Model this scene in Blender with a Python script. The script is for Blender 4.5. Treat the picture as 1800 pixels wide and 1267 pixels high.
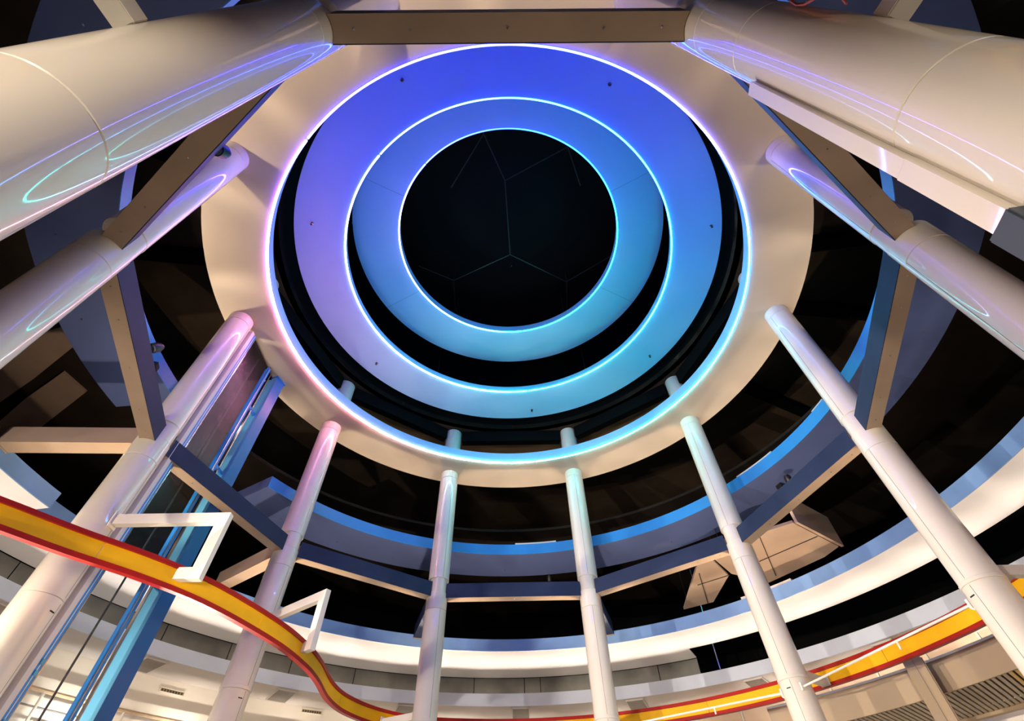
import bpy, bmesh, math, random
from mathutils import Vector, Matrix
random.seed(7)
for o in list(bpy.data.objects): bpy.data.objects.remove(o)
sc = bpy.context.scene
COL = sc.collection
R = math.radians
Z0 = 1.6                      # eye height: heights below are measured from the eye, the floor is at 0
CX, CY = -0.0307, 7.6066      # axis of the atrium
RC, PHI = 7.361, -0.0113      # column circle

# ------------------------------------------------------------------ camera
cam_d = bpy.data.cameras.new('camera'); cam = bpy.data.objects.new('camera', cam_d); COL.objects.link(cam)
F = 850.4927
zen = Vector((884.3795-900, 633.5+74.8401, F)).normalized()
fw = (Vector((0, 0, 1))-zen*zen.z).normalized()
rt = fw.cross(zen)
if rt.x < 0: rt = -rt
B = (rt, fw, zen)             # world axes seen from the camera
right = Vector((B[0].x, B[1].x, B[2].x)); up = Vector((B[0].y, B[1].y, B[2].y)); fwd = Vector((B[0].z, B[1].z, B[2].z))
m = Matrix((right, up, -fwd)).transposed().to_4x4(); m.translation = (0, 0, Z0)
cam.matrix_world = m
cam_d.sensor_width = 36; cam_d.lens = F/1800*36; cam_d.clip_start = 0.02; cam_d.clip_end = 200
sc.camera = cam

# ------------------------------------------------------------------ world and exposure
w = bpy.data.worlds.new('world'); sc.world = w; w.use_nodes = True
w.node_tree.nodes['Background'].inputs[0].default_value = (0.9, 0.85, 0.8, 1)
w.node_tree.nodes['Background'].inputs[1].default_value = 0.02
sc.view_settings.view_transform = 'Standard'; sc.view_settings.look = 'None'
sc.view_settings.exposure = 0; sc.view_settings.gamma = 1; sc.view_settings.use_curve_mapping = False
LED_POWER = 92; UP_POWER = 210; FILL_POWER = 1000; COVE_POWER = 8
WALL_FILL_POWER = 26
WARM = (1.0, 0.77, 0.54)

# ------------------------------------------------------------------ materials
def mat(name, col, rough=0.5, metal=0.0, coat=0.0, spec=0.5, var=0.05, scale=6.0, bump=0.0):
    mt = bpy.data.materials.new(name); mt.use_nodes = True
    nt = mt.node_tree; b = nt.nodes['Principled BSDF']
    b.inputs['Roughness'].default_value = rough; b.inputs['Metallic'].default_value = metal
    b.inputs['Coat Weight'].default_value = coat; b.inputs['Coat Roughness'].default_value = 0.035
    b.inputs['Specular IOR Level'].default_value = spec
    tc = nt.nodes.new('ShaderNodeTexCoord'); no = nt.nodes.new('ShaderNodeTexNoise')
    no.inputs['Scale'].default_value = scale; no.inputs['Detail'].default_value = 4
    nt.links.new(tc.outputs['Object'], no.inputs['Vector'])
    rp = nt.nodes.new('ShaderNodeValToRGB')
    rp.color_ramp.elements[0].position = 0.3; rp.color_ramp.elements[1].position = 0.7
    rp.color_ramp.elements[0].color = [c*(1-var) for c in col]+[1]
    rp.color_ramp.elements[1].color = [min(1, c*(1+var)) for c in col]+[1]
    nt.links.new(no.outputs['Fac'], rp.inputs['Fac']); nt.links.new(rp.outputs['Color'], b.inputs['Base Color'])
    if bump:
        bp = nt.nodes.new('ShaderNodeBump'); bp.inputs['Strength'].default_value = bump
        nt.links.new(no.outputs['Fac'], bp.inputs['Height']); nt.links.new(bp.outputs['Normal'], b.inputs['Normal'])
    return mt
def emit(name, col, strength):
    mt = bpy.data.materials.new(name); mt.use_nodes = True
    b = mt.node_tree.nodes['Principled BSDF']; b.inputs['Base Color'].default_value = (0.8, 0.8, 0.8, 1)
    b.inputs['Emission Color'].default_value = (*col, 1); b.inputs['Emission Strength'].default_value = strength
    return mt
def led(name, stops, strength):
    """colour-changing light tube: the hue runs round the circle"""
    mt = bpy.data.materials.new(name); mt.use_nodes = True; nt = mt.node_tree
    for n in list(nt.nodes): nt.nodes.remove(n)
    out = nt.nodes.new('ShaderNodeOutputMaterial'); em = nt.nodes.new('ShaderNodeEmission')
    em.inputs['Strength'].default_value = strength
    ge = nt.nodes.new('ShaderNodeNewGeometry'); sp = nt.nodes.new('ShaderNodeSeparateXYZ')
    nt.links.new(ge.outputs['Position'], sp.inputs[0])
    sx = nt.nodes.new('ShaderNodeMath'); sx.operation = 'SUBTRACT'; sx.inputs[1].default_value = CX
    sy = nt.nodes.new('ShaderNodeMath'); sy.operation = 'SUBTRACT'; sy.inputs[1].default_value = CY
    nt.links.new(sp.outputs['X'], sx.inputs[0]); nt.links.new(sp.outputs['Y'], sy.inputs[0])
    at = nt.nodes.new('ShaderNodeMath'); at.operation = 'ARCTAN2'
    nt.links.new(sx.outputs[0], at.inputs[0]); nt.links.new(sy.outputs[0], at.inputs[1])
    mr = nt.nodes.new('ShaderNodeMapRange'); mr.inputs[1].default_value = -math.pi; mr.inputs[2].default_value = math.pi
    nt.links.new(at.outputs[0], mr.inputs[0])
    rp = nt.nodes.new('ShaderNodeValToRGB'); cr = rp.color_ramp
    while len(cr.elements) > 1: cr.elements.remove(cr.elements[0])
    first = True
    for a, c in sorted(stops):
        pos = (a+180)/360
        e = cr.elements[0] if first else cr.elements.new(pos)
        e.position = pos; e.color = (*c, 1); first = False
    nt.links.new(mr.outputs[0], rp.inputs['Fac']); nt.links.new(rp.outputs['Color'], em.inputs['Color'])
    nt.links.new(em.outputs[0], out.inputs[0])
    return mt
def glass_mat():
    mt = bpy.data.materials.new('shaft_glass'); mt.use_nodes = True; nt = mt.node_tree
    for n in list(nt.nodes): nt.nodes.remove(n)
    out = nt.nodes.new('ShaderNodeOutputMaterial'); mx = nt.nodes.new('ShaderNodeMixShader')
    tr = nt.nodes.new('ShaderNodeBsdfTransparent'); tr.inputs[0].default_value = (0.9, 0.93, 0.95, 1)
    gl = nt.nodes.new('ShaderNodeBsdfGlossy'); gl.inputs['Roughness'].default_value = 0.3
    mx.inputs[0].default_value = 0.03; nt.links.new(tr.outputs[0], mx.inputs[1]); nt.links.new(gl.outputs[0], mx.inputs[2])
    nt.links.new(mx.outputs[0], out.inputs[0]); return mt

M = dict(
    cream=mat('cream_column_paint', (0.76, 0.69, 0.585), 0.35, coat=0.85, var=0.025, scale=1.5),
    seam=mat('dark_seam', (0.05, 0.045, 0.04), 0.7),
    beam=mat('tan_beam_paint', (0.35, 0.255, 0.18), 0.55, spec=0.25, var=0.06, scale=2),
    navy=mat('navy_beam_paint', (0.022, 0.032, 0.075), 0.6, spec=0.15, var=0.08, scale=3),
    soffit=mat('beige_soffit_paint', (0.70, 0.60, 0.50), 0.5, var=0.04, scale=0.8),
    ringw=mat('led_tinted_ring_paint', (0.27, 0.54, 0.82), 0.5, var=0.02, scale=0.6),  # white rings: the blue tube light is put into the paint colour
    blue=mat('bright_blue_paint', (0.025, 0.22, 0.60), 0.4, var=0.06, scale=2),
    bluedeep=mat('deep_blue_paint', (0.012, 0.12, 0.34), 0.35, var=0.06, scale=2),
    bluelight=mat('latch_and_lit_post_blue', (0.10, 0.36, 0.56), 0.5, spec=0.25, var=0.06, scale=2),  # latch paint; on the lift post, its lit side put into the colour
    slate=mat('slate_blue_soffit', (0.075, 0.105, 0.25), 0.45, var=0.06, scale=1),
    fascia=mat('mid_blue_fascia', (0.17, 0.31, 0.58), 0.45, var=0.06, scale=2),
    pale=mat('pale_blue_fascia', (0.62, 0.69, 0.82), 0.5, var=0.03, scale=2),
    cove=mat('white_cove_plaster', (0.86, 0.82, 0.78), 0.7, var=0.02, scale=1),
    wallc=mat('cream_wall_plaster', (0.80, 0.74, 0.65), 0.7, var=0.03, scale=1.5, bump=0.02),
    under=mat('grey_beige_soffit', (0.60, 0.56, 0.54), 0.6, var=0.04, scale=1),
    recess=mat('dark_recess', (0.17, 0.155, 0.145), 0.5, var=0.1, scale=3),
    grey=mat('grey_metal_panel', (0.20, 0.20, 0.185), 0.35, metal=0.8, var=0.4, scale=0.7),
    black=mat('black_ceiling', (0.0015, 0.0015, 0.0015), 0.8, spec=0.1, var=0.2, scale=1),
    brown=mat('dark_brown_ceiling', (0.06, 0.041, 0.025), 0.8, spec=0.2, var=0.25, scale=0.9),
    umber=mat('umber_ceiling', (0.022, 0.016, 0.012), 0.8, spec=0.15, var=0.25, scale=0.9),
    umberboard=mat('brown_board', (0.34, 0.25, 0.19), 0.6, var=0.1, scale=1),
    red=mat('red_paint', (0.36, 0.013, 0.007), 0.4, spec=0.2, var=0.1, scale=3),
    yellow=mat('yellow_paint', (0.88, 0.45, 0.004), 0.5, spec=0.2, var=0.06, scale=3),
    bracket=mat('off_white_bracket', (0.78, 0.73, 0.64), 0.4, var=0.03, scale=3),
    metal=mat('brushed_metal', (0.55, 0.55, 0.56), 0.25, metal=1.0),
    dark=mat('black_metal', (0.012, 0.012, 0.014), 0.4),
    gloss=mat('black_shaft_panel', (0.02, 0.019, 0.02), 0.7, spec=0.2),
    cable=mat('black_cable', (0.01, 0.01, 0.01), 0.5),
    pinkcable=mat('pink_cable', (0.5, 0.12, 0.10), 0.5),
    tan=mat('tan_wood_rail', (0.55, 0.40, 0.25), 0.4, var=0.15, scale=5),
    slat=mat('tan_slat', (0.52, 0.42, 0.31), 0.5, var=0.1, scale=4),
    olive=mat('olive_reflection_slat', (0.10, 0.085, 0.012), 0.4, var=0.2, scale=4),  # reflected light painted as olive slats
    amber=mat('amber_reflection_slat', (0.75, 0.42, 0.02), 0.35, var=0.15, scale=4),  # reflection of a light fixture painted as yellow slats
    bulk=mat('tan_bulkhead_paint', (0.44, 0.32, 0.20), 0.5, var=0.04, scale=1),
    vent=mat('brass_vent', (0.30, 0.24, 0.14), 0.4, metal=0.3),
    peach=mat('peach_panel', (0.72, 0.53, 0.39), 0.6, var=0.05, scale=1.5),
    slateblk=mat('slate_speaker', (0.05, 0.065, 0.08), 0.5),
    floor=mat('terrazzo_floor', (0.04, 0.035, 0.032), 0.6, var=0.2, scale=30),
    glass=glass_mat(),
    cove_lamp=emit('cove_lamp', (1.0, 0.86, 0.76), 2),
    glarecap=emit('glare_disc_glow', (1, 0.95, 0.93), 3),  # glow of the added glare spot in the lift shaft
    bulb=emit('warm_bulb', WARM, 6),
)
# ------------------------------------------------------------------ mesh helpers
def finish(name, bm, mt, smooth=True, ang=35):
    me = bpy.data.meshes.new(name); bmesh.ops.recalc_face_normals(bm, faces=bm.faces[:])
    bm.to_mesh(me); bm.free()
    if isinstance(mt, (list, tuple)):
        for x in mt: me.materials.append(x)
    else: me.materials.append(mt)
    if smooth:
        me.shade_smooth(); me.set_sharp_from_angle(angle=R(ang))
    return me
def tag(o, label=None, cat=None, group=None, kind=None):
    if label: o['label'] = label
    if cat: o['category'] = cat
    if group: o['group'] = group
    if kind: o['kind'] = kind
    return o
def link(name, me, parent=None):
    o = bpy.data.objects.new(name, me); COL.objects.link(o)
    if parent is not None: o.parent = parent
    return o
def empty(name, loc=(0, 0, 0), rz=0.0):
    o = bpy.data.objects.new(name, None); COL.objects.link(o); o.empty_display_size = 0.1
    o.location = loc; o.rotation_euler = (0, 0, rz); return o
class G:
    """mesh collector in one frame of reference (origin o, spin rz)"""
    def __init__(s): s.bm = bmesh.new()
    def quadgrid(s, rows, closed_u=False, closed_v=False):
        vs = [[s.bm.verts.new(p) for p in r] for r in rows]
        nu, nv = len(vs), len(vs[0])
        for i in range(nu if closed_u else nu-1):
            for j in range(nv if closed_v else nv-1):
                a, b = vs[i][j], vs[(i+1) % nu][j]; c, d = vs[(i+1) % nu][(j+1) % nv], vs[i][(j+1) % nv]
                s.bm.faces.new((a, b, c, d))
        return vs
    def cap(s, loop):
        try: s.bm.faces.new(loop)
        except ValueError: pass
    def sweep(s, sections, closed=False):
        """sections: list of closed profiles (same length)"""
        vs = s.quadgrid(sections, closed_u=closed, closed_v=True)
        if not closed: s.cap(vs[0]); s.cap(vs[-1][::-1])
        return s
    def box(s, x0, x1, y0, y1, z0, z1):
        return s.sweep([[(x, y0, z0), (x, y1, z0), (x, y1, z1), (x, y0, z1)] for x in (x0, x1)])
    def obox(s, c, ax, ay, hx, hy, z0, z1):
        """upright box, centre c, half sizes along plan directions ax, ay"""
        ax = Vector((ax[0], ax[1], 0)).normalized(); ay = Vector((ay[0], ay[1], 0)).normalized(); c = Vector((c[0], c[1], 0))
        q = [c+ax*i*hx+ay*j*hy for i, j in ((-1, -1), (1, -1), (1, 1), (-1, 1))]
        return s.sweep([[v+Vector((0, 0, z)) for v in q] for z in (z0, z1)])
    def cyl(s, x, y, z0, z1, r, n=32, r1=None):
        r1 = r if r1 is None else r1
        return s.sweep([[(x+q*math.cos(2*math.pi*i/n), y+q*math.sin(2*math.pi*i/n), z) for i in range(n)] for z, q in ((z0, r), (z1, r1))])
    def tube(s, pts, r, n=10, closed=False):
        pts = [Vector(p) for p in pts]; secs = []
        N = len(pts)
        for i, p in enumerate(pts):
            a = pts[(i-1) % N] if (closed or i > 0) else p; b = pts[(i+1) % N] if (closed or i < N-1) else p
            t = (b-a).normalized(); ref = Vector((0, 0, 1)) if abs(t.z) < 0.95 else Vector((1, 0, 0))
            u = t.cross(ref).normalized(); v = u.cross(t)
            secs.append([p+u*r*math.cos(2*math.pi*k/n)+v*r*math.sin(2*math.pi*k/n) for k in range(n)])
        return s.sweep(secs, closed)
    def ring(s, prof, a0=0, a1=360, n=160, cx=0, cy=0):
        """profile of (radius, z) points swept round the axis from angle a0 to a1 (0 = far side, 90 = right)"""
        full = abs(a1-a0) >= 359.999
        k = n if full else max(2, int(n*(a1-a0)/360)+1)
        secs = []
        for i in range(k if full else k+1):
            a = R(a0+(a1-a0)*i/k)
            secs.append([(cx+r*math.sin(a), cy+r*math.cos(a), z) for r, z in prof])
        return s.sweep(secs, full)
    def frame_plate(s, outer, inner, y0, y1):
        """planar open frame: outer and inner polylines in (x, z), extruded from y0 to y1"""
        secs = []
        for (ox, oz), (ix, iz) in zip(outer, inner):
            secs.append([(ox, y0, oz), (ox, y1, oz), (ix, y1, iz), (ix, y0, iz)])
        return s.sweep(secs)
    def poly(s, pts, z0, z1):
        return s.sweep([[(x, y, z) for x, y in pts] for z in (z0, z1)])
    def done(s, name, mt, parent=None, smooth=True, ang=35):
        return link(name, finish(name, s.bm, mt, smooth, ang), parent)
def rect(r0, r1, z0, z1): return [(r0, z0), (r1, z0), (r1, z1), (r0, z1)]
def pol(r, a): return (CX+r*math.sin(R(a)), CY+r*math.cos(R(a)))
def colang(k): return (k-0.5)*36+math.degrees(PHI)
def colpos(k): return pol(RC, colang(k))
def centre_thing(name, label, cat, zc, group=None):
    """thing whose parts are modelled about the atrium axis; zc = height of its base above the eye"""
    return tag(empty(name, (CX, CY, zc+Z0)), label, cat, group)
def single(g, name, mt, label, cat, group=None, kind=None, smooth=True, ang=35):
    """one-mesh thing modelled in eye coordinates: its origin goes to its base"""
    vs = [v.co for v in g.bm.verts]
    lo = Vector([min(v[i] for v in vs) for i in range(3)]); hi = Vector([max(v[i] for v in vs) for i in range(3)])
    c = Vector(((lo.x+hi.x)/2, (lo.y+hi.y)/2, lo.z))
    for v in g.bm.verts: v.co -= c
    o = g.done(name, mt, None, smooth, ang); o.location = c+Vector((0, 0, Z0))
    return tag(o, label, cat, group, kind)
def part(g, name, mt, root, smooth=True, ang=35):
    """part modelled in eye coordinates, moved into the frame of its (unrotated) root or parent part"""
    base = root
    while base.parent is not None: base = base.parent
    c = Vector(base.location)-Vector((0, 0, Z0))
    for v in g.bm.verts: v.co -= c
    return g.done(name, mt, root, smooth, ang)

# ------------------------------------------------------------------ the shell
g = G(); g.ring(rect(0.01, 17.5, -1.75, -1.6), n=96, cx=CX, cy=CY)
single(g, 'floor', M['floor'], 'dark carpet floor of the round atrium', 'floor', kind='structure')
g = G(); g.ring(rect(6.75, 17.5, 13.0, 13.2), n=96, cx=CX, cy=CY)
ceil = single(g, 'ceiling', M['brown'], 'dark brown ceiling high above the outer ring walkway', 'ceiling', kind='structure')
g = G(); g.ring([(6.75, 13.0), (6.95, 13.0), (6.95, 18.2), (6.75, 18.2)], n=96, cx=CX, cy=CY)
single(g, 'wall_drum', M['black'], 'black drum wall rising behind the lit rings', 'wall', kind='structure')
g = G(); g.ring(rect(0.01, 6.95, 18.2, 18.35), n=96, cx=CX, cy=CY)
single(g, 'ceiling', M['black'], 'black ceiling at the very top behind the smallest lit ring', 'ceiling', kind='structure')
g = G(); g.ring(rect(14.05, 14.3, -1.6, 5.3), -140, 140, n=180, cx=CX, cy=CY)
single(g, 'wall_far', M['wallc'], 'cream plaster wall curving behind the lower balcony', 'wall', kind='structure')
g = G(); g.ring(rect(17.2, 17.5, -1.6, 13.0), n=120, cx=CX, cy=CY)
single(g, 'wall_outer', M['black'], 'dark outermost wall in shade behind everything', 'wall', kind='structure')
# dark ceiling beams
for i, (a, r0, r1) in enumerate([(97, 8.3, 16), (83, 8.3, 16), (62, 8.3, 16), (-97, 8.3, 16), (-115, 8.3, 16), (115, 8.3, 16)]):
    g = G(); p0, p1 = Vector(pol(r0, a)), Vector(pol(r1, a)); d = (p1-p0)
    g.obox((p0+p1)/2, d, (-d.y, d.x), d.length/2, 0.18, 12.65, 13.0)
    single(g, 'trim_%d' % (i+1), M['black'], None, None, kind='structure', smooth=False)

# ------------------------------------------------------------------ three lit ceiling rings
STOPS1 = [(-180, (0.0120, 0.0120, 1.0000)), (-150, (0.0200, 0.0150, 0.9500)), (-122, (0.2400, 0.1000, 0.8500)), (-85, (1.0500, 0.3000, 0.6600)), (-50, (1.0000, 0.4200, 0.5600)), (-15, (0.2400, 0.5600, 0.6000)), (15, (0.0160, 0.5400, 0.6000)), (50, (0.0140, 0.6600, 0.6200)), (80, (0.0140, 0.4600, 0.7800)), (108, (0.0140, 0.2400, 0.9200)), (130, (0.2000, 0.1600, 0.9200)), (158, (0.0140, 0.0200, 1.0000)), (180, (0.0120, 0.0120, 1.0000))]
STOPS2 = [(-180, (0.0140, 0.0500, 1.0000)), (-130, (0.0600, 0.0900, 1.0000)), (-90, (0.3600, 0.3200, 0.8500)), (-40, (0.2200, 0.6000, 0.7000)), (0, (0.0180, 0.9000, 0.7200)), (50, (0.0180, 0.9500, 0.7200)), (90, (0.0160, 0.6200, 0.8800)), (130, (0.0140, 0.2000, 1.0000)), (180, (0.0140, 0.0500, 1.0000))]
LED1 = led('outer_light_tube', STOPS1, LED_POWER); LED2 = led('middle_light_tube', STOPS2, LED_POWER*0.62); LED3 = led('inner_light_tube', STOPS2, LED_POWER*0.22)
def lit_ring(label, ri, ro, zb, zt, mt, ledm, tr, joint):
    t = centre_thing('ceiling_ring', label, 'ceiling ring', zb, 'lit ceiling rings')
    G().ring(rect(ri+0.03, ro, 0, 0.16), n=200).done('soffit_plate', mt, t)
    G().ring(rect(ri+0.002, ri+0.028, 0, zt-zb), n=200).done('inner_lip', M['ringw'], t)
    for a0, a1, rr in ((joint+0.25, joint+144.75, tr*1.25), (joint+145.25, joint+359.75, tr)):
        k = int((a1-a0)/360*220)
        g = G(); g.tube([((ri-0.005)*math.sin(R(a0+(a1-a0)*i/k)), (ri-0.005)*math.cos(R(a0+(a1-a0)*i/k)), 0.0) for i in range(k+1)], rr, 8)
        g.done('light_tube', ledm, t)
    return t
ring1 = lit_ring('broad beige lowest ring carried by the ten columns, white light tube on its inner edge', 6.329, 7.816, 11.0, 11.42, M['soffit'], LED1, 0.021, -138)
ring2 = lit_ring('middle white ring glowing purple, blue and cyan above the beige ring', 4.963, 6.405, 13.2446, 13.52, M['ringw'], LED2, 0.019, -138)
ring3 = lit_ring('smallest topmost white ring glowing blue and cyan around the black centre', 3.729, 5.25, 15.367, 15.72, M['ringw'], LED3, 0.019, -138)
for t, rm, zb in ((ring2, 5.9, 13.2446), (ring3, 4.5, 15.367)):
    for a in range(30, 390, 60):
        x, y = rm*math.sin(R(a)), rm*math.cos(R(a))
        G().cyl(x, y, 0.16, 18.2-zb, 0.012, 8).done('hanger_rod', M['dark'], t)
for a in (-118, -62, 62, 118):
    x0, y0 = 3.76*math.sin(R(a)), 3.76*math.cos(R(a)); x1, y1 = 5.24*math.sin(R(a)), 5.24*math.cos(R(a))
    d = Vector((x1-x0, y1-y0)); g = G(); g.obox(((x0+x1)/2, (y0+y1)/2), d, (-d.y, d.x), d.length/2, 0.004, -0.002, 0.01)
    g.done('seam', M['slate'], ring3, False)
# sprinklers under the middle ring
for x, y, wh in [(-2.48, 2.21, 'near the camera on the deep blue left part'), (2.51, 2.40, 'near the camera on the deep blue right part'), (-5.64, 5.75, 'on the purple left part'),
                 (5.88, 6.10, 'on the azure right part'), (-4.82, 11.01, 'on the pale pink lower left part'), (4.89, 10.95, 'on the cyan lower right part'), (0.73, 13.55, 'at the far end of the ring')]:
    t = tag(empty('sprinkler', (x, y, 13.2446+Z0-0.09)), 'tiny sprinkler head under the middle ring '+wh, 'sprinkler', 'sprinklers of the middle ring')
    G().cyl(0, 0, 0.07, 0.09, 0.045, 12).done('rosette', M['metal'], t)
    g = G(); g.cyl(0, 0, 0.02, 0.07, 0.012, 8); g.done('stem', M['dark'], t)
    G().cyl(0, 0, 0.0, 0.02, 0.03, 10).done('deflector', M['dark'], t)
# dark frame of thin struts at the top of the drum
t = centre_thing('rigging_frame', 'thin dark strut frame and loop hanging in the black centre', 'frame', 17.2)
nodes = [(-0.08, -1.45), (0.05, 1.48), (-2.31, 2.6), (2.37, 2.78), (-3.65, 1.9), (-2.36, 4.1), (2.47, 4.2), (4.2, 1.57), (-0.76, -3.04), (2.11, -2.56), (2.65, -1.2), (-2.04, -1.23)]
for a, b in ((0, 1), (1, 2), (1, 3), (2, 4), (2, 5), (3, 6), (3, 7), (0, 8), (0, 9), (10, 9), (11, 8)):
    g = G(); g.tube([(*nodes[a], 0.3), (*nodes[b], 0.3)], 0.02, 6); g.done('strut', M['dark'], t)
for n in (1, 2, 3, 8):
    G().cyl(*nodes[n], 0.3, 1.0, 0.012, 6).done('drop_rod', M['dark'], t)
g = G(); g.tube([(0.05, 1.48, 0.3), (0.04, 1.5, -0.3), (0.0, 1.5, -0.55), (0.05, 1.5, -0.7), (0.1, 1.5, -0.55), (0.06, 1.5, -0.3)], 0.014, 6); g.done('cable_loop', M['metal'], t)
# upper ring of dark beams above the columns
for k in range(-4, 6):
    a, b = Vector(colpos(k)), Vector(colpos(k+1)); d = b-a
    g = G(); g.obox((a+b)/2, d, (-d.y, d.x), d.length/2-0.36, 0.13, 12.5, 13.0)
    single(g, 'trim_%d' % (k+20), M['black'], None, None, kind='structure', smooth=False)

# ------------------------------------------------------------------ ten columns
RS = 0.31
def sleeve(z0, z1, r=RS, oy=0.0, bev=0.006, n=48):
    g = G()
    secs = []
    for z, q in ((z0, r-bev), (z0+bev, r), (z1-bev, r), (z1, r-bev)):
        secs.append([(q*math.cos(2*math.pi*i/n), oy+q*math.sin(2*math.pi*i/n), z) for i in range(n)])
    g.sweep(secs); return g
ME = {}
for nm, z0, z1 in (('lower_sleeve', -1.6, 3.47), ('middle_sleeve', 3.53, 6.15), ('collar', 6.155, 6.64), ('upper_sleeve', 7.05, 10.72), ('top_collar', 10.725, 11.0), ('stub', 11.16, 12.98)):
    ME[nm] = finish(nm, sleeve(z0+Z0, z1+Z0).bm, M['cream'], ang=28)
ME['joint_band'] = finish('joint_band', sleeve(3.47+Z0, 3.53+Z0, RS+0.012).bm, M['cream'], ang=28)
ME['core'] = finish('core', sleeve(6.64+Z0, 7.05+Z0, 0.245, -0.062).bm, M['cream'], ang=28)
def seam_bm(z0, z1):
    g = G(); a = -math.pi/2+0.25
    x, y = (RS-0.002)*math.cos(a), (RS-0.002)*math.sin(a)
    g.obox((x, y), (math.cos(a), math.sin(a)), (-math.sin(a), math.cos(a)), 0.0035, 0.003, z0+Z0, z1+Z0); return g.bm
ME['seam'] = finish('seam', seam_bm(3.55, 6.14), M['seam'], False); ME['seam_top'] = finish('seam', seam_bm(7.07, 10.7), M['seam'], False); ME['seam_low'] = finish('seam', seam_bm(-1.58, 3.45), M['seam'], False)
g = G(); g.obox((0, -RS+0.001), (1, 0), (0, 1), 0.045, 0.008, 3.30+Z0, 3.318+Z0); ME['slot'] = finish('slot', g.bm, M['dark'], False)
CLAB = {-4: 'huge cream column nearest the camera at upper left with blue reflections', -3: 'cream column at the left edge, under the two crossing tan beams',
        -2: 'cream column beside the blue lift shaft, carrying the larger white bracket', -1: 'cream column carrying the smaller white bracket, right of the lift shaft',
        0: 'slim cream column at the far side, left of the centre pair', 1: 'slim cream column at the far side, right of the centre pair',
        2: 'cream column in front of the peach ceiling panels', 3: 'cream column at lower right joined by a white pipe to its left neighbour',
        4: 'cream column at the right edge, directly below the cream duct', 5: 'huge cream column nearest the camera at upper right with a cream duct along it'}
for k in range(-4, 6):
    x, y = colpos(k)
    t = tag(empty('round_column', (x, y, 0), -R(colang(k))), CLAB[k], 'column', 'ring of ten round columns')
    cuts = {-4: (2.47,), 5: (2.69, 5.0), -3: (3.5,), 4: (3.5,), -2: (3.5,)}.get(k)      # plain butt joints where no band shows
    if cuts:
        zs = (-1.6,)+cuts+(6.15,)
        for q, (z0, z1) in enumerate(zip(zs[:-1], zs[1:])):
            nm = 'lower_sleeve' if q == 0 else 'middle_sleeve'
            o = sleeve(z0+Z0+(0.005 if q else 0), z1+Z0).done(nm, M['cream'], t, ang=28)
            if k not in (-4, 5):
                link('seam', ME['seam_low' if q == 0 else 'seam'], o)
                if q == 0: link('slot', ME['slot'], o)
    for nm in ('lower_sleeve', 'joint_band', 'middle_sleeve', 'collar', 'core', 'upper_sleeve', 'top_collar', 'stub'):
        if cuts and nm in ('lower_sleeve', 'joint_band', 'middle_sleeve'): continue
        o = link(nm, ME[nm], t)
        if nm == 'lower_sleeve': link('seam', ME['seam_low'], o); link('slot', ME['slot'], o)
        if nm == 'middle_sleeve': link('seam', ME['seam'], o)
        if nm == 'upper_sleeve' and k not in (-4, 5): link('seam', ME['seam_top'], o)

# ------------------------------------------------------------------ ten ring beams
LB = 2*RC*math.sin(R(18))
def beam_mesh(y0, y1, z0, z1, mt, name, n=8, rr=0.318):
    g = G(); secs = []
    for j in range(n+1):
        y = y0+(y1-y0)*j/n; xe = LB/2-math.sqrt(max(0.0, rr*rr-y*y))
        secs.append([(-xe, y, z0), (xe, y, z0), (xe, y, z1), (-xe, y, z1)])
    g.sweep(secs); return finish(name, g.bm, mt, ang=25)
bm_body = beam_mesh(-0.132, 0.145, 0.0, 0.42, M['beam'], 'beam_body'); bm_side = beam_mesh(-0.145, -0.1325, 0.004, 0.42, M['navy'], 'inner_side_panel', 1)
g = G(); g.cyl(0, 0, -0.006, 0.0, 0.012, 8); bm_screw = finish('screw', g.bm, M['metal'])
BLAB = {-5: 'dark tan box beam spanning the top of the view between the two huge columns', -4: 'tan box beam at upper left from the huge column down to the left edge column',
        -3: 'tan and navy box beam at left above the blue crescent', -2: 'tan and navy box beam crossing in front of the blue lift post',
        -1: 'box beam left of the centre far pair, running to the bracketed column', 0: 'box beam between the two slim far columns, straight across',
        1: 'box beam from the right far column towards the peach panels', 2: 'navy and tan box beam right of the peach panels', 3: 'navy and brown box beam at right, standing steep in the view',
        4: 'dark brown box beam below the cream duct at upper right'}
for k in range(-5, 5):
    a, b = Vector(colpos(k)), Vector(colpos(k+1)); c = (a+b)/2; ang = colang(k)+18
    t = tag(empty('box_beam', (c.x, c.y, 6.5+Z0), -R(ang)), BLAB[k], 'beam', 'beams joining the columns in a decagon')
    link('beam_body', bm_body, t); link('inner_side_panel', bm_side, t)
    for x in (-1.7, -1.05, 0.02, 1.1, 1.72):
        s = link('screw', bm_screw, t); s.location = (x, random.uniform(-0.01, 0.01), 0)

# ------------------------------------------------------------------ radial beams
for k, r1, lab in ((-2, 10.28, 'tan box beam running left from the lift column to the blue cornice'), (-1, 10.28, 'short tan box beam behind the smaller white bracket'),
                   (0, 10.28, 'dark radial beam behind the left slim far column'), (1, 10.28, 'dark radial beam behind the right slim far column')):
    x, y = colpos(k)
    t = tag(empty('radial_beam', (x, y, 6.5+Z0), -R(colang(k)+(-2 if k == -2 else 0))), lab, 'beam', 'radial beams to the blue cornice')
    g = G(); secs = []
    for j in range(7):
        xx = -0.17+0.34*j/6; ye = math.sqrt(0.318**2-xx*xx)
        secs.append([(xx, ye, 0), (xx, r1-RC, 0), (xx, r1-RC, 0.40), (xx, ye, 0.40)])
    g.sweep(secs); g.done('beam_body', M['beam'] if k < 0 else M['navy'], t)
    G().box(-0.17, 0.17, r1-RC-0.03, r1-RC-0.0, -0.02, 0.0).done('end_plate', M['beam'], t, False)

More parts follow.
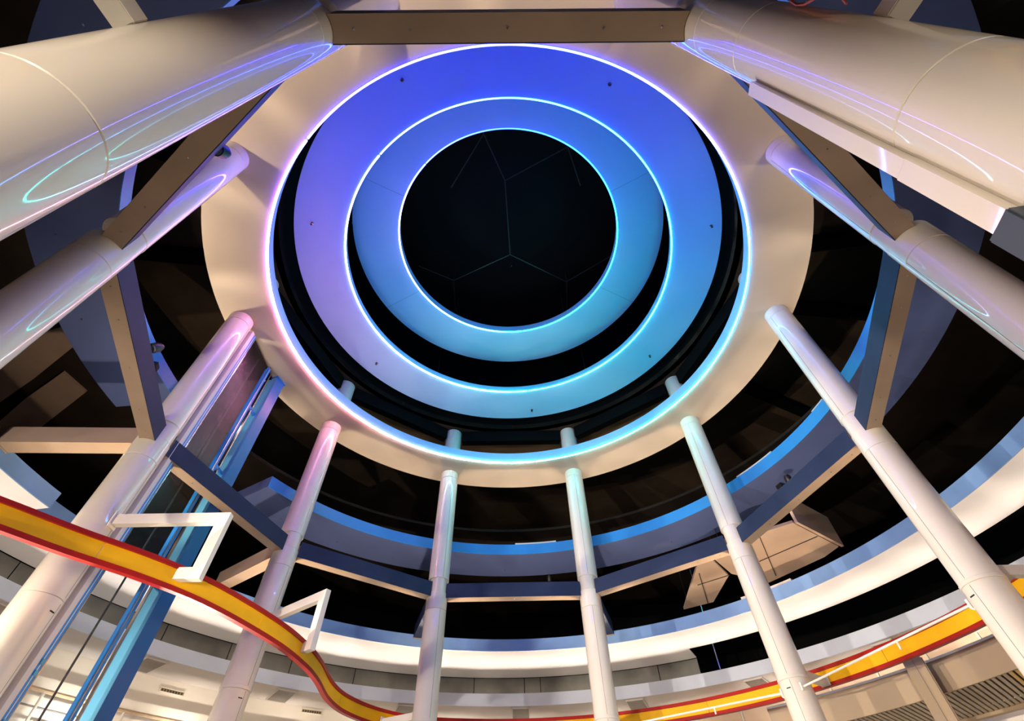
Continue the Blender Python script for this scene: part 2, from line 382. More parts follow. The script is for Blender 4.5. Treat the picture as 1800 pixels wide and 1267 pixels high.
# ------------------------------------------------------------------ blue bulkhead ring just outside the columns
t = centre_thing('bulkhead_ring', 'bulkhead ring outside the columns, bright blue inner face and slate blue underside', 'bulkhead', 8.51)
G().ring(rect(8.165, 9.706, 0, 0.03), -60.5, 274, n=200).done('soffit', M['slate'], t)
G().ring(rect(8.150, 8.165, 0, 0.36), -60.5, 274, n=200).done('inner_face', M['blue'], t)
G().ring(rect(9.69, 9.706, 0.03, 0.36), -60.5, 274, n=200).done('outer_face', M['black'], t)
for a in (-60.5, 274):
    p0, p1 = [(r*math.sin(R(a)), r*math.cos(R(a))) for r in (8.17, 9.69)]
    d = Vector((p1[0]-p0[0], p1[1]-p0[1])); g = G(); g.obox(((p0[0]+p1[0])/2, (p0[1]+p1[1])/2), d, (-d.y, d.x), d.length/2, 0.008, 0.03, 0.36)
    g.done('end_plate', M['slate'], t, False)
for i in range(26):
    a = -52+i*12.4; x, y = 9.2*math.sin(R(a)), 9.2*math.cos(R(a))
    G().cyl(x, y, -0.012, 0.0, 0.018, 8).done('bolt', M['metal'], t)
for a0, a1, wh in ((55.6, 65, 'right of the column before the peach panels'), (77, 80.3, 'beside the lower right column'), (0, 10, 'between the two slim far columns')):
    g = G(); g.ring(rect(8.2, 8.36, 8.875, 8.95), a0, a1, n=240, cx=CX, cy=CY)
    single(g, 'ledge_board', M['under'], 'grey board lying on the blue bulkhead '+wh, 'board', 'boards on the bulkhead')

# ------------------------------------------------------------------ blue cornice with the glowing cove
t = centre_thing('cornice_ring', 'mid blue cornice ring with a broad glowing white cove underside', 'cornice', 6.24)
G().ring(rect(10.30, 10.33, 0, 0.37), -54, 278.4, n=220).done('blue_face', M['fascia'], t)
G().ring(rect(10.33, 12.86, 0, 0.03), -54, 29, n=220).done('cove_soffit', M['cove'], t)
G().ring(rect(10.33, 11.92, 0, 0.03), 29, 230, n=220).done('cove_soffit', M['cove'], t)
G().ring(rect(10.33, 12.86, 0, 0.03), 230, 278.4, n=220).done('cove_soffit', M['cove'], t)
G().ring(rect(10.68, 12.86, 0, 0.03), -81.6, -54, n=220).done('cove_soffit', M['cove'], t)
G().ring(rect(10.65, 10.68, 0, 0.37), -81.5, -54.1, n=220).done('blue_face', M['fascia'], t)
for a in (-54, -81.6):
    p0, p1 = [(r*math.sin(R(a)), r*math.cos(R(a))) for r in (10.33, 10.66)]
    d = Vector((p1[0]-p0[0], p1[1]-p0[1])); g = G(); g.obox(((p0[0]+p1[0])/2, (p0[1]+p1[1])/2), d, (-d.y, d.x), d.length/2, 0.012, 0.03, 0.37)
    g.done('return_face', M['fascia'], t, False)
# metal panelled wall above the pale band
t = tag(empty('wall_panelled', (CX, CY, 5.6+Z0)), 'grey metal panel wall above the pale blue band', kind='structure')
edges = [-122, -112, -102, -92, -82, -73, -65, -54, -45, -36, -26.3, -16.5, -7.2, 1.0, 3.6, 13, 22.7, 29]
for a0, a1 in zip(edges[:-1], edges[1:]):
    G().ring(rect(12.90, 12.94, 0, 0.63), a0+0.06, a1-0.06, n=300).done('metal_panel', M['grey'], t, False)
# dark outer ceiling right behind the cove
g = G(); g.ring(rect(9.9, 17.2, 10.4, 10.5), n=120, cx=CX, cy=CY)
single(g, 'ceiling', M['umber'], 'dark brown lower ceiling over the outer walkway', 'ceiling', kind='structure')
# pale blue balcony band with the trough of the cove lamp
t = centre_thing('balcony_band', 'pale blue balcony edge band under the panelled wall', 'balcony edge', 5.25)
G().ring(rect(12.45, 12.49, 0, 0.38), -112, 130, n=240).done('band_face', M['pale'], t)
G().ring(rect(12.49, 14.03, 0, 0.06), -112, 130, n=240).done('underside', M['under'], t)
lm = G()
t2 = centre_thing('cove_light', 'hidden strip lamp in the trough behind the pale blue band', 'lamp', 5.31)
G().ring([(12.80, 0.01), (12.88, 0.01), (12.88, 0.34), (12.82, 0.34), (12.80, 0.25)], -110, 128, n=200).done('housing', M['metal'], t2)
G().ring([(12.785, 0.24), (12.798, 0.24), (12.818, 0.335), (12.806, 0.34)], -110, 128, n=200).done('lamp_strip', M['cove_lamp'], t2)
COVE_LAMPS = t2
# recessed dark panels under the balcony
for i in range(-5, 6):
    a = i*18+0.3; t = centre_thing('recessed_panel', 'dark recessed panel %s under the balcony' % {-5: 'hidden far left', -4: 'behind the lift column', -3: 'right of the blue lift post', -2: 'left of the bracketed column', -1: 'left of the slim far columns',
        0: 'between the slim far columns', 1: 'right of the slim far columns', 2: 'left of the column at the peach panels', 3: 'above the white pipe', 4: 'behind the lower right column', 5: 'hidden far right'}[i], 'ceiling panel', 5.21, 'recessed panels under the balcony')
    G().ring(rect(12.6, 13.8, 0.0, 0.035), a-1.25, a+1.25, n=700).done('dark_plate', M['recess'], t, False)
    for r0, r1, b0, b1 in ((12.57, 12.6, -1.35, 1.35), (13.8, 13.83, -1.35, 1.35), (12.57, 13.83, -1.37, -1.25), (12.57, 13.83, 1.25, 1.37)):
        G().ring(rect(r0, r1, -0.01, 0.035), a+b0, a+b1, n=700).done('rim', M['under'], t, False)
# wall vents
for a0, a1, z, wh in ((-49.9, -46.9, 4.93, 'right of the blue lift post'), (-31.8, -28.9, 5.07, 'right of the bracketed column')):
    t = centre_thing('wall_vent', 'small brass wall vent on the cream wall '+wh, 'vent', z, 'wall vents')
    am = (a0+a1)/2
    for b0, b1, z0, z1 in ((a0, a1, 0, 0.02), (a0, a1, 0.1, 0.12), (a0, a0+0.1, 0, 0.12), (a1-0.1, a1, 0, 0.12)):
        G().ring(rect(14.005, 14.05, z0, z1), b0, b1, n=1200).done('frame', M['wallc'], t, False)
    G().ring(rect(14.04, 14.05, 0.02, 0.1), a0+0.1, a1-0.1, n=600).done('backing', M['seam'], t, False)
    for j in range(9):
        b = a0+0.15+(a1-a0-0.3)*j/8
        G().ring(rect(14.015, 14.04, 0.02, 0.1), b-0.09, b+0.09, n=1200).done('louvre', M['vent'], t, False)
# balcony railing at lower left
t = centre_thing('railing', 'white and tan balcony railing at the lower left behind the lift shaft', 'railing', 3.08)
for z, r, mt, nm in ((1.18, 0.05, 'tan', 'top_rail'), (0.84, 0.022, 'recess', 'lower_rail'), (0.5, 0.022, 'bracket', 'lower_rail')):
    g = G(); g.tube([(13.75*math.sin(R(a)), 13.75*math.cos(R(a)), z) for a in range(-72, -27, 2)], r, 8); g.done(nm, M[mt], t)
for a in (-70, -61.4, -52.8, -44.2, -35.6, -28.5):
    G().cyl(13.75*math.sin(R(a)), 13.75*math.cos(R(a)), 0, 1.16, 0.035, 10).done('post', M['bracket'], t)
g = G(); g.ring(rect(12.9, 14.05, 2.93, 3.08), -90, 37, n=240, cx=CX, cy=CY)
single(g, 'balcony_slab', M['wallc'], 'cream slab edge carrying the tan and white railing', 'balcony')

# ------------------------------------------------------------------ red and yellow track
plan = [(-8.35, 4.25), (-7.75, 4.85), (-7.07, 5.58), (-6.44, 6.39), (-5.68, 7.27), (-5.10, 8.22), (-4.56, 9.75), (-4.36, 10.9), (-4.34, 11.81), (-4.43, 13.07), (-4.28, 14.12), (-3.7, 15.22), (-2.75, 16.0)]
plan += [pol(8.85, a) for a in range(-9, 241, 8)]
def catmull(pts, n):
    out = []; N = len(pts)
    for i in range(N):
        p0, p1, p2, p3 = [Vector(pts[(i+j-1) % N]) for j in range(4)]
        for k in range(n):
            u = k/n
            out.append(0.5*((2*p1)+(p2-p0)*u+(2*p0-5*p1+4*p2-p3)*u*u+(-p0+3*p1-3*p2+p3)*u**3))
    return out
path = catmull(plan, 6); NP = len(path)
def tang(i): return (path[(i+1) % NP]-path[(i-1) % NP]).normalized()
def track_prof(i0, i1, prof, shrink=0.0):
    secs = []
    for i in range(i0, i1+1):
        p = path[i % NP]; t_ = tang(i % NP); n_ = Vector((t_.y, -t_.x))     # towards the atrium axis
        if shrink and i == i0: p = p+t_*shrink
        if shrink and i == i1: p = p-t_*shrink
        secs.append([(p.x+n_.x*o-CX, p.y+n_.y*o-CY, z) for o, z in prof])
    return secs
t = centre_thing('curved_track', 'winding red and yellow channel track weaving between the columns', 'track', 3.6)
closed = track_prof(0, NP-1, [(-0.05, 0.328), (0.055, 0.328), (0.055, 0.40), (-0.05, 0.40)])
G().sweep(closed, True).done('top_flange', M['red'], t)
G().sweep(track_prof(0, NP-1, [(-0.05, 0.0), (0.055, 0.0), (0.055, 0.075), (-0.05, 0.075)]), True).done('bottom_flange', M['red'], t)
cuts = [0, 10, 20, 34, 48, 58, 70]+list(range(88, NP, 22))+[NP]
if cuts[-1]-cuts[-2] < 8: cuts.pop(-2)
for a, b in zip(cuts[:-1], cuts[1:]):
    G().sweep(track_prof(a, b, [(-0.01, 0.077), (0.025, 0.077), (0.025, 0.326), (-0.01, 0.326)], 0.006)).done('web_panel', M['yellow'], t)

# brackets that hang the track from two columns (frame plate in the radial plane)
def bracket(k, label, rin, rfoot, zt, zb, w=0.19):
    x, y = colpos(k)
    t = tag(empty('track_bracket', (x, y, zb+Z0), -R(colang(k))+math.pi/2), label, 'bracket', 'white U shaped track brackets')   # local +x = towards the axis
    # +x local must point inward: rotate so that local x = (-sin a, -cos a)
    t.rotation_euler.z = math.atan2(-math.cos(R(colang(k))), -math.sin(R(colang(k))))
    xi = RC-rin; xf = RC-rfoot; H = zt-zb
    g = G(); g.frame_plate([(0.325, H), (xi, H)], [(0.325, H-w), (xi-w, H-w)], -0.06, 0.06); g.done('top_arm', M['bracket'], t, False)
    g = G(); g.frame_plate([(xi, H), (xi, 0)], [(xi-w, H-w), (xi-w, w)], -0.06, 0.06); g.done('drop_leg', M['bracket'], t, False)
    g = G(); g.frame_plate([(xi, 0), (xf, 0)], [(xi-w, w), (xf, w)], -0.06, 0.06); g.done('foot', M['bracket'], t, False)
    G().box(0.308, 0.33, -0.1, 0.1, H-w-0.05, H+0.05).done('wall_plate', M['bracket'], t, False)
bracket(-2, 'large off-white U shaped bracket hanging the track beside the lift shaft', 5.02, 5.44, 4.95, 3.76)
bracket(-1, 'smaller off-white U shaped bracket hanging the track where it dips', 4.97, 5.27, 4.95, 3.76)
# straight arms to the outer run of the track
for k, dirn, lab in ((0, None, 'cream arm from the left slim far column to the track'), (1, 0, 'cream arm from the right slim far column to the track'), (2, 0, 'cream arm below the peach panels to the track'),
                     (3, 0, 'cream arm at the right edge from the lower right column to the track'), (4, 0, 'cream arm from the right edge column to the track'),
                     (5, 0, 'cream arm on the huge upper right column'), (-4, 0, 'cream arm on the huge upper left column'), (-3, 0, 'cream arm from the left edge column to the track')):
    x, y = colpos(k); a = R(colang(k)); d = Vector((math.sin(a), math.cos(a))); L = 1.37
    if dirn is None: d = Vector((-3.62+2.384, 15.25-14.58)); L = d.length-0.06; d.normalize()
    t = tag(empty('support_arm', (x, y, 3.60+Z0), math.atan2(d.y, d.x)), lab, 'support arm', 'cream arms from columns to track')
    g = G(); g.box(0.304, L-0.02, -0.075, 0.075, 0.0, 0.16); bmesh.ops.bevel(g.bm, geom=g.bm.edges[:], offset=0.008, segments=2, affect='EDGES'); g.done('arm', M['bracket'], t)
    G().box(L-0.02, L, -0.11, 0.11, -0.0, 0.2).done('end_plate', M['bracket'], t, False)
    if k not in (-4, 5): g = G(); g.frame_plate([(0.305, -0.16), (0.60, 0.0)], [(0.305, 0.0), (0.3051, 0.0)], -0.01, 0.01); g.done('gusset', M['bracket'], t, False)
# white pipes between columns
for k, lab in ((1, 'thin white pipe from the right slim far column to the next column'), (2, 'thin white pipe crossing the yellow track at lower right')):
    a, b = Vector(colpos(k)), Vector(colpos(k+1)); d = (b-a).normalized(); inn = Vector((-d.y, d.x)); c = Vector((CX, CY))-(a+b)/2
    if inn.dot(c) < 0: inn = -inn
    p0, p1 = a+d*0.3+inn*0.1, b-d*0.3+inn*0.1
    t = tag(empty('tie_pipe', (p0.x, p0.y, 3.24+Z0)), lab, 'pipe', 'tie pipes between columns')
    g = G(); g.tube([(0, 0, 0.05), (p1.x-p0.x, p1.y-p0.y, 0.05)], 0.02, 12); g.done('pipe', M['bracket'], t)
    for u in (0.0, 1.0):
        q = (p1-p0)*u; g = G(); g.obox((q.x, q.y), d, inn, 0.02, 0.06, -0.02, 0.12); g.done('clamp', M['bracket'], t, False)
    q = (p1-p0)*0.62; g = G(); g.cyl(q.x, q.y, -0.08, 0.05, 0.018, 8); g.done('stub', M['bracket'], t)

# ------------------------------------------------------------------ lift shaft at left
gx = -7.2
shaft = tag(empty('lift_shaft', (gx, 8.9, 0)), 'lift shaft of blue steel posts, chrome rails and glass beside the column', 'lift shaft')
def bar(name, mt, x0, x1, y0, y1, z0, z1, parent):
    g = G(); g.box(x0, x1, y0, y1, z0, z1); return g.done(name, M[mt], parent, False)
t = bar('lift_post', 'bluedeep', -0.16, 0.17, -0.16, 0.16, 0, 12.58, shaft); t.location = (-7.18-gx, 0.90, 0); t.rotation_euler.z = R(-16)
bar('lit_face', 'bluelight', -0.155, 0.165, -0.166, -0.161, 0, 12.58, t); bar('head_plate', 'blue', -0.2, 0.2, -0.2, 0.2, 12.56, 12.595, t); bar('base_plate', 'blue', -0.22, 0.22, -0.22, 0.22, 0, 0.03, t)  # same post paint; the strongly lit side is painted lighter
t = bar('guide_rail', 'blue', -0.05, 0.05, -0.05, 0.05, 0, 12.55, shaft); t.location = (0, 0.32, 0)
bar('chrome_edge', 'metal', 0.05, 0.058, -0.052, -0.03, 0, 12.55, t); bar('chrome_rod', 'metal', -0.02, 0.03, 0.17, 0.20, 0, 12.5, t)
for z in (3.2, 6.2, 9.0, 11.0): bar('rail_bracket', 'blue', -0.03, 0.03, 0.05, 0.42, z, z+0.08, t)
t = bar('door_jamb', 'blue', -0.05, 0.05, -0.055, 0.055, 0, 12.5, shaft); t.location = (0, -0.9, 0)
bar('grey_strip', 'under', -0.06, 0.06, -0.17, -0.06, 0, 12.5, t); bar('white_line', 'bracket', 0.05, 0.056, -0.006, 0.006, 0, 12.5, t); bar('chrome_strip', 'metal', -0.04, 0.05, 0.06, 0.085, 0, 12.5, t)
for z in (4.2, 4.35, 3.6): bar('latch', 'bluelight', 0.05, 0.07, -0.03, 0.03, z, z+0.07, t)
bar('glass_pane', 'glass', -0.012, 0, -0.8, 0.25, 0.2, 7.9, shaft); bar('glass_pane', 'glass', -0.012, 0, -0.8, 0.25, 7.95, 12.5, shaft)
bar('back_panel', 'gloss', -0.9, -0.86, -1.0, 0.7, 8.7, 12.45, shaft); bar('shaft_cap', 'black', -0.9, -0.02, -0.9, 0.7, 12.46, 12.55, shaft)
t = tag(empty('shaft_glare_spot', (-8.0, 8.92, 9.25+Z0)), 'added glowing disc for the glare spot on the dark back of the lift shaft', 'lamp')  # added glowing disc and light that imitate a glare spot
G().ring([(0.01, 0.0), (0.05, 0.0), (0.05, 0.1), (0.01, 0.1)], n=20).done('glare_disc', M['glarecap'], t); G().cyl(0, 0, 0.1, 0.13, 0.06, 20).done('base', M['dark'], t)
o = bpy.data.lights.new('glare_light', 'POINT'); o.energy = 9; o.color = (1, 0.92, 0.9); o.shadow_soft_size = 0.1
o = bpy.data.objects.new('glare_light', o); COL.objects.link(o); o.parent = t; o.location = (0.22, 0, 0.05)
g = G(); g.tube([(gx-0.1, 8.77, -1.6), (gx-0.1, 8.77, 10.85)], 0.018, 8)
single(g, 'lift_cable', M['cable'], 'single black cable hanging in the lift shaft', 'cable')

# ------------------------------------------------------------------ cream duct along the huge right column
jx, jy = colpos(5); da = R(67.6)
t = tag(empty('cable_duct', (2.085, 0.865, 0), R(90)-da-R(30)), 'cream square cable duct fixed along the huge upper right column', 'duct')
G().box(-0.06, 0.06, -0.05, 0.05, 2.52+Z0, 4.52+Z0).done('upper_section', M['cream'], t, False)
G().box(-0.063, 0.063, -0.054, 0.054, 1.86+Z0, 2.515+Z0).done('lower_section', M['cream'], t, False)
g = G(); g.box(-0.09, 0.08, -0.075, 0.075, 0.9+Z0, 1.855+Z0); bmesh.ops.bevel(g.bm, geom=g.bm.edges[:], offset=0.01, segments=2, affect='EDGES'); g.done('dark_box', M['slateblk'], t)
g = G()
for i, off in enumerate((0.0, 0.03, 0.06)):
    pts = [(jx+0.02+off-0.1, jy-0.36-0.05*math.sin(u*0.8), 3.9+0.11*u+off*2) for u in range(0, 9)]
    g.tube(pts, 0.008, 6)
single(g, 'cable_bundle', M['pinkcable'], 'thin pink cables behind the huge upper right column', 'cable')

# ------------------------------------------------------------------ peach ceiling panels behind the right column
def plate(pts, z, th, name, mt, label, cat, group=None, cross=None):
    c = Vector((sum(p[0] for p in pts)/len(pts), sum(p[1] for p in pts)/len(pts)))
    t = tag(empty(name, (c.x, c.y, z+Z0)), label, cat, group)
    G().poly([(p[0]-c.x, p[1]-c.y) for p in pts], 0, th).done('panel_board', mt, t, False)
    for a, b in cross or []:
        a, b = Vector(a)-c, Vector(b)-c; d = b-a; g = G(); g.obox((a+b)/2, d, (-d.y, d.x), d.length/2, 0.012, -0.02, -0.001); g.done('cross_rod', M['seam'], t, False)
    if cross:
        q = Vector(cross[0][0])*0.5+Vector(cross[0][1])*0.5-c
    for p in (pts[0], pts[-2], pts[-1]):
        q = (Vector(p)-c)*0.8; rq = (q+c-Vector((CX, CY))).length; G().cyl(q.x, q.y, th, (8.505 if rq < 9.76 else 10.4)-z, 0.012, 6).done('hanger', M['dark'], t)
    return t
plate([(5.94, 17.99), (5.69, 14.76), (6.06, 14.45), (6.88, 15.55), (6.86, 17.44)], 7.5, 0.08, 'hanging_panel', M['peach'], 'narrow peach hanging panel left of the column', 'hanging panel', 'peach hanging panels',
      [((5.87, 15.32), (6.68, 17.52)), ((6.0, 16.12), (6.88, 15.48))])
plate([(6.1, 14.42), (7.0, 13.1), (7.9, 12.51), (9.78, 13.9), (9.59, 14.5), (8.38, 16.13), (6.95, 15.45)], 7.52, 0.08, 'hanging_panel', M['peach'], 'large peach hanging panel right of the column', 'hanging panel', 'peach hanging panels',
      [((7.15, 13.18), (8.44, 15.62)), ((7.4, 14.9), (8.88, 13.25))])
g = G(); g.sweep([[(7.95, 12.5, z), (9.85, 13.88, z), (9.9, 13.82, z), (8.0, 12.44, z)] for z in (7.5, 8.48)])
single(g, 'baffle_board', M['peach'], 'dark tan upright baffle beside the large peach panel', 'baffle', smooth=False)
g = G(); g.ring(rect(10.35, 11.4, 6.63, 6.7), 42, 51, n=260, cx=CX, cy=CY)
single(g, 'ledge_board', M['under'], 'grey board lying on the blue cornice below the large peach panel', 'board')
g = G(); x, y = pol(14.0, 31); g.tube([(x, y, 6.1), (x, y, 10.4)], 0.04, 8)
single(g, 'drop_pipe', M['metal'], 'thin steel pipe hanging in the dark gap right of the cove', 'pipe')

for pts, lab in (([(-13.54, 6.81), (-12.46, 7.38), (-11.37, 7.05), (-11.4, 7.6), (-13.42, 8.85), (-16.12, 10.38)], 'brown board on the dark ceiling at the left edge, above the black gap'), ([(-16.86, 11.39), (-14.16, 9.61), (-12.51, 8.66), (-12.32, 9.43), (-14.85, 11.06), (-16.61, 11.81)], 'dim brown board on the dark ceiling at the left edge, below the black gap')):
    g = G(); g.poly(pts, 10.3, 10.39); single(g, 'ceiling_board', M['umberboard'], lab, 'ceiling board', 'brown ceiling boards', smooth=False)
# ------------------------------------------------------------------ lower right balcony
t = centre_thing('balcony_bulkhead', 'tan curved balcony bulkhead at the lower right under the track', 'balcony edge', 3.28)
G().ring(rect(10.3, 10.36, 0, 0.575), 40, 110, n=240).done('face_board', M['bulk'], t)
G().ring(rect(10.27, 10.36, 0.575, 0.62), 40, 110, n=240).done('top_lip', M['wallc'], t)
sl = tag(empty('slatted_ceiling', (10.3, 12.4, 3.30+Z0)), 'tan slatted ceiling with a painted olive and amber reflection under the lower right balcony', 'ceiling')
d = Vector((0.72, 0.69)).normalized(); nn = Vector((-d.y, d.x))
mesh_cache = {}
for i in range(-30, 34):
    o = nn*(i*0.115)
    # clip the slat between radius 10.4 and 12.8
    ts = []
    for s in range(0, 141):
        q = Vector((10.3, 12.4))+o+d*(-3.5+s*0.05)
        rr = (q-Vector((CX, CY))).length; ang = math.degrees(math.atan2(q.x-CX, q.y-CY))
        if 10.42 < rr < 12.75 and 38 < ang < 104: ts.append(-3.5+s*0.05)
    if len(ts) < 4: continue
    c0, c1 = ts[0], ts[-1]
    def seg(a, b, mt, nm='slat'):
        if b-a < 0.1: return
        g = G(); c = o+d*((a+b)/2); g.obox(c, d, nn, (b-a)/2, 0.036, 0.0, 0.05); g.done(nm, M[mt], sl, False)
    if i < -7: seg(c0, c1, 'olive')
    elif -7 <= i <= -5: seg(c0, c1, 'amber')
    else: seg(c0, c1, 'slat')
g = G(); g.ring(rect(10.42, 12.75, 0.14, 0.18), 40, 104, n=200, cx=CX-10.3, cy=CY-12.4); g.done('backing', M['seam'], sl)
g = G(); g.ring(rect(12.76, 12.95, 3.24, 3.42), 40, 104, n=200, cx=CX, cy=CY)
single(g, 'trim_40', M['bulk'], 'tan edge trim of the slatted ceiling', 'trim', kind='structure')
az = R(35.75); rho = 15.05
x, y = rho*math.sin(az), rho*math.cos(az)
t = tag(empty('square_column', (x, y, 0), -az), 'tan square column standing before the lower right bulkhead', 'column')
g = G(); g.box(-0.2, 0.2, -0.2, 0.2, 0, 3.9+Z0); bmesh.ops.bevel(g.bm, geom=g.bm.edges[:], offset=0.03, segments=3, affect='EDGES'); g.done('shaft', M['bulk'], t)
G().box(-0.003, 0.003, -0.2035, -0.2, 0, 3.85+Z0).done('seam', M['seam'], t, False)
G().box(0.204, 0.21, -0.02, 0.02, 0, 3.2+Z0).done('pipe_strip', M['bulk'], t, False)
t = tag(empty('wall_mullion', (CX, CY, 3.9+Z0)), 'white joints of the peach wall panels', kind='structure')
for a in range(26, 80, 6):
    G().ring(rect(13.98, 14.05, 0, 1.25), a-0.12, a+0.12, n=2400).done('white_joint', M['bracket'], t, False)
    G().ring(rect(14.01, 14.05, 0, 1.25), a+0.16, a+5.84, n=300).done('wall_panel', M['peach'], t, False)

# ------------------------------------------------------------------ spotlights and boxes on the blue bulkhead
def can(x, y, z, tilt, label, r=0.07, L=0.16):
    t = tag(empty('spotlight', (x, y, z+Z0)), label, 'spotlight', 'small spotlights')
    o = empty('x'); bpy.data.objects.remove(o)
    g = G(); n = 20; secs = []
    for zz, rr in ((0, r*0.86), (0.0, r), (L*0.6, r), (L, r*0.55)):
        secs.append([(rr*math.cos(2*math.pi*i/n), rr*math.sin(2*math.pi*i/n), zz) for i in range(n)])
    g.sweep(secs); h = g.done('housing', M['dark'], t); h.rotation_euler = tilt
    g = G(); g.sweep([[(q*math.cos(2*math.pi*i/n), q*math.sin(2*math.pi*i/n), zz) for i in range(n)] for zz, q in ((-0.002, r*0.2), (-0.012, r*0.55), (-0.001, r*0.84))])
    h2 = g.done('lens', M['bulb'] if r < 0.06 else M['metal'], t); h2.rotation_euler = tilt
    G().box(-0.012, 0.012, -0.012, 0.012, L*0.6, 0.2).done('stem', M['dark'], t, False)
    return t
can(-7.75, 6.35, 8.3, (R(-25), R(20), 0), 'black spotlight hanging off the blue bulkhead at left', 0.11, 0.22)
can(7.78, 11.53, 8.22, (R(25), R(-20), 0), 'black spotlight under the bulkhead at right', 0.10, 0.2)
can(1.17, 17.30, 8.3, (R(30), 0, 0), 'small pale spotlight at the far side between the slim columns', 0.08, 0.2)
can(-3.95, 1.93, 6.95, (R(-30), 0, 0), 'black spotlight on the beam at upper left', 0.10, 0.26)
for x, y, wh in ((-8.15, 6.95, 'left, near the black spotlight'), (7.86, 12.1, 'right, near the black spotlight')):
    t = tag(empty('control_box', (x, y, 8.38+Z0), R(20)), 'small black box under the blue bulkhead at '+wh, 'box', 'black boxes')
    g = G(); g.box(-0.13, 0.13, -0.1, 0.1, 0.0, 0.13); bmesh.ops.bevel(g.bm, geom=g.bm.edges[:], offset=0.01, segments=2, affect='EDGES'); g.done('case', M['dark'], t)
    G().box(-0.1, 0.1, -0.012, 0.012, -0.01, 0.0).done('lens_bar', M['slateblk'], t, False)
g = G(); g.tube([(-7.72, 6.4, 8.42), (-7.85, 6.5, 8.3), (-7.98, 6.55, 8.38), (-7.9, 6.7, 8.28), (-8.05, 6.85, 8.42)], 0.01, 6)
single(g, 'lamp_cable', M['cable'], 'curling black cable of the left spotlight', 'cable')

# ------------------------------------------------------------------ uplights behind the columns
def light(name, kind, loc, energy, color, size=0.15, rot=None, parent=None, cone=None, blend=0.5):
    ld = bpy.data.lights.new(name, kind); ld.energy = energy; ld.color = color
    if kind in ('POINT', 'SPOT'): ld.shadow_soft_size = size
    if kind == 'SPOT': ld.spot_size = cone; ld.spot_blend = blend
    o = bpy.data.objects.new(name, ld); COL.objects.link(o); o.location = loc
    if rot is not None: o.rotation_euler = rot
    if parent is not None: o.parent = parent
    return o
for i in range(18):
    a = -57+i*19.2
    wh = ['left of the bracketed column', 'behind the bracketed column', 'left of the slim far pair', 'behind the left slim far column', 'between the slim far pair', 'right of the slim far pair', 'left of the peach panels', 'above the peach panels', 'right of the peach panels',
          'above the lower right column', 'right of the steep beam', 'by the right edge column', 'below the cream duct', 'behind the huge upper right column', 'behind the camera', 'behind the huge upper left column', 'by the left edge column', 'above the left crescent'][i]
    x, y = pol(9.0, a)
    t = tag(empty('uplight', (x, y, 8.56+Z0), -R(a)), 'small uplight can standing on the blue bulkhead '+wh, 'uplight', 'uplights on the bulkhead')
    g = G(); n = 20
    g.sweep([[(q*math.cos(2*math.pi*i_/n), q*math.sin(2*math.pi*i_/n), z) for i_ in range(n)] for z, q in ((-0.02, 0.07), (0.0, 0.09), (0.12, 0.10), (0.12, 0.09), (0.03, 0.075))])
    g.done('can', M['dark'], t)
    light('uplight_lamp', 'SPOT', (0, 0, 0.16), UP_POWER*(0.40 if i < 8 else 0.62 if i < 12 else 1.2), WARM, 0.06, (math.pi+R(31), 0, 0), t, R(64), 0.5)
for k, pw, wh in ((-2, 450, 'lift column'), (-1, 520, 'column with the smaller bracket'), (0, 520, 'left slim far column'), (1, 520, 'right slim far column'), (2, 520, 'column at the peach panels'), (3, 220, 'lower right column')):
    cp = Vector(colpos(k)); dv = cp.normalized(); x, y = cp+dv*0.46
    t = tag(empty('column_uplight', (x, y, 3.85+Z0), -math.atan2(dv.x, dv.y)), 'small cream uplight can on the outer side of the '+wh, 'uplight', 'column uplights')
    g = G(); n = 20
    g.sweep([[(q*math.cos(2*math.pi*i_/n), q*math.sin(2*math.pi*i_/n), z) for i_ in range(n)] for z, q in ((-0.02, 0.06), (0.0, 0.08), (0.16, 0.09), (0.16, 0.08), (0.03, 0.065))])
    g.done('can', M['cream'], t)
    G().box(-0.03, 0.03, -0.16, -0.07, 0.04, 0.1).done('mount', M['cream'], t, False)
    light('uplight_lamp', 'SPOT', (0, 0, 0.2), pw, WARM, 0.06, (math.pi-R(8), 0, 0), t, R(100), 0.5)
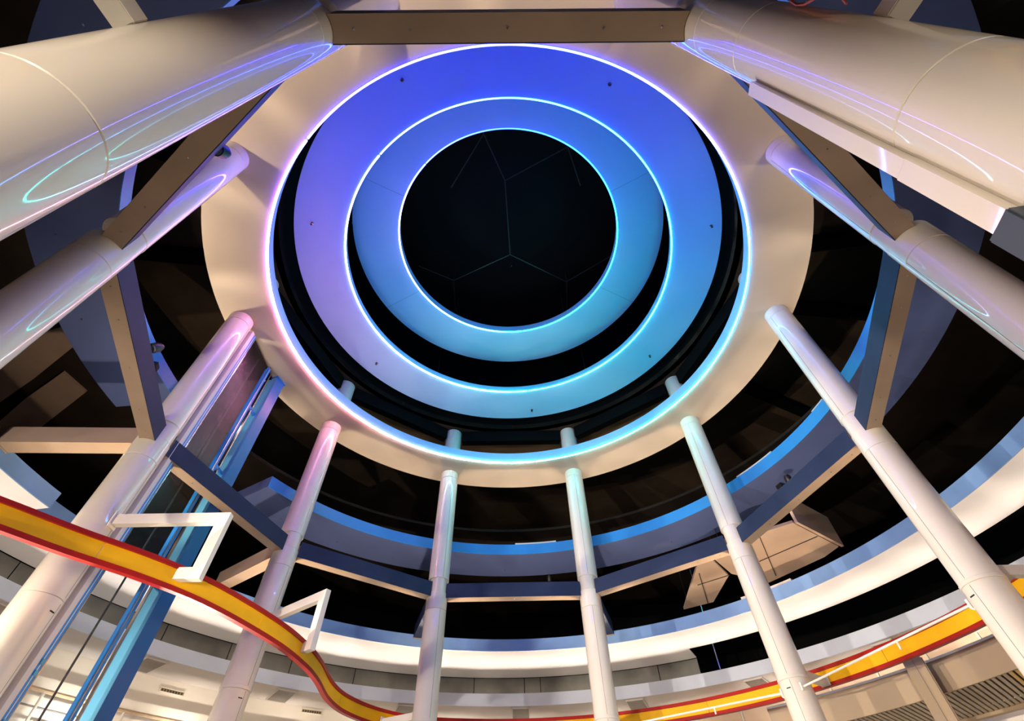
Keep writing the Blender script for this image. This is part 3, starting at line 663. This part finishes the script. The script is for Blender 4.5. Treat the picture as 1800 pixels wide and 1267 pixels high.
# added fill lights shaped as floodlights, below the view, aimed across the atrium
FL = [(225, 3.2, 'turned towards the lift shaft'), (180, 2.2, 'nearest the camera'), (210, 6.5, 'near left, first'), (240, 8.0, 'near left, second'), (270, 6.0, 'left'), (300, 3.0, 'far left, first'), (330, 1.0, 'far left, second'),
      (0, 0.8, 'at the far side'), (30, 1.8, 'far right, first'), (60, 2.4, 'far right, second'), (90, 0.6, 'right'), (120, 0.7, 'near right, second'), (150, 0.6, 'near right, first')]
for a, s_, wh in FL:
    x, y = pol(13.2, a+8)
    t = tag(empty('fill_light', (x, y, 0.3+Z0), -R(a+8)), 'added black fill light below the view, '+wh, 'fill_light', 'added fill lights')
    g = G(); g.box(-0.16, 0.16, -0.08, 0.08, 0.0, 0.24); bmesh.ops.bevel(g.bm, geom=g.bm.edges[:], offset=0.02, segments=2, affect='EDGES'); g.done('case', M['dark'], t)
    G().box(-0.13, 0.13, -0.086, -0.081, 0.03, 0.21).done('lens', M['bulb'], t, False)
    G().cyl(0, 0, -0.3-Z0, 0.0, 0.025, 10).done('stand', M['dark'], t)
    lf = a == 225
    if lf: t.rotation_euler.z = math.atan2(-7.4-x, -(7.5-y)) + 0.0
    light('fill_spot', 'SPOT', (0, -0.12, 0.12), FILL_POWER*s_, (1, 0.86, 0.70), 0.10, (R(-90-(20 if lf else 6)), 0, 0), t, R(70 if lf else 64), 0.6)
# the lengths of the cove lamp, louvred towards the white underside
for a in range(-106, 127, 8):
    ld = bpy.data.lights.new('cove_lamp', 'AREA'); ld.shape = 'RECTANGLE'; ld.size = 1.7; ld.size_y = 0.07; ld.energy = COVE_POWER; ld.color = (1.0, 0.84, 0.72); ld.spread = R(48)
    o = bpy.data.objects.new('cove_lamp', ld); COL.objects.link(o); o.parent = COVE_LAMPS
    x, y = 12.74*math.sin(R(a)), 12.74*math.cos(R(a)); o.location = (x, y, 0.30)
    d = Vector((-math.sin(R(a))*math.cos(R(19)), -math.cos(R(a))*math.cos(R(19)), math.sin(R(19))))
    o.rotation_euler = d.to_track_quat('-Z', 'Y').to_euler()
# added fill strips on the balcony slab below the view, brightening the cream wall
for i, a in enumerate(range(-70, 82, 12)):
    wh = ['first from the left', 'second from the left', 'third from the left', 'fourth from the left', 'fifth from the left', 'left of the middle', 'in the middle', 'right of the middle', 'fifth from the right', 'fourth from the right', 'third from the right', 'second from the right', 'first from the right'][i]
    x, y = pol(13.0 if a < 36 else 12.2, a)
    t = tag(empty('wall_fill_strip', (x, y, (3.09 if a < 36 else 3.49)+Z0), -R(a)), 'added low fill strip brightening the cream wall, '+wh, 'lamp', 'added wall fill strips')
    G().box(-0.6, 0.6, -0.05, 0.05, 0, 0.06).done('case', M['dark'], t, False)
    G().box(-0.55, 0.55, 0.051, 0.054, 0.01, 0.055).done('lens', M['bulb'], t, False)
    ld = bpy.data.lights.new('wall_fill_lamp', 'AREA'); ld.shape = 'RECTANGLE'; ld.size = 1.1; ld.size_y = 0.05; ld.energy = WALL_FILL_POWER*(1.0 if a < 0 else 0.6); ld.color = (1.0, 0.88, 0.74); ld.spread = R(100)
    o = bpy.data.objects.new('wall_fill_lamp', ld); COL.objects.link(o); o.parent = t; o.location = (0, 0.06, 0.08)
    o.rotation_euler = Vector((0, math.cos(R(40)), math.sin(R(40)))).to_track_quat('-Z', 'Y').to_euler()
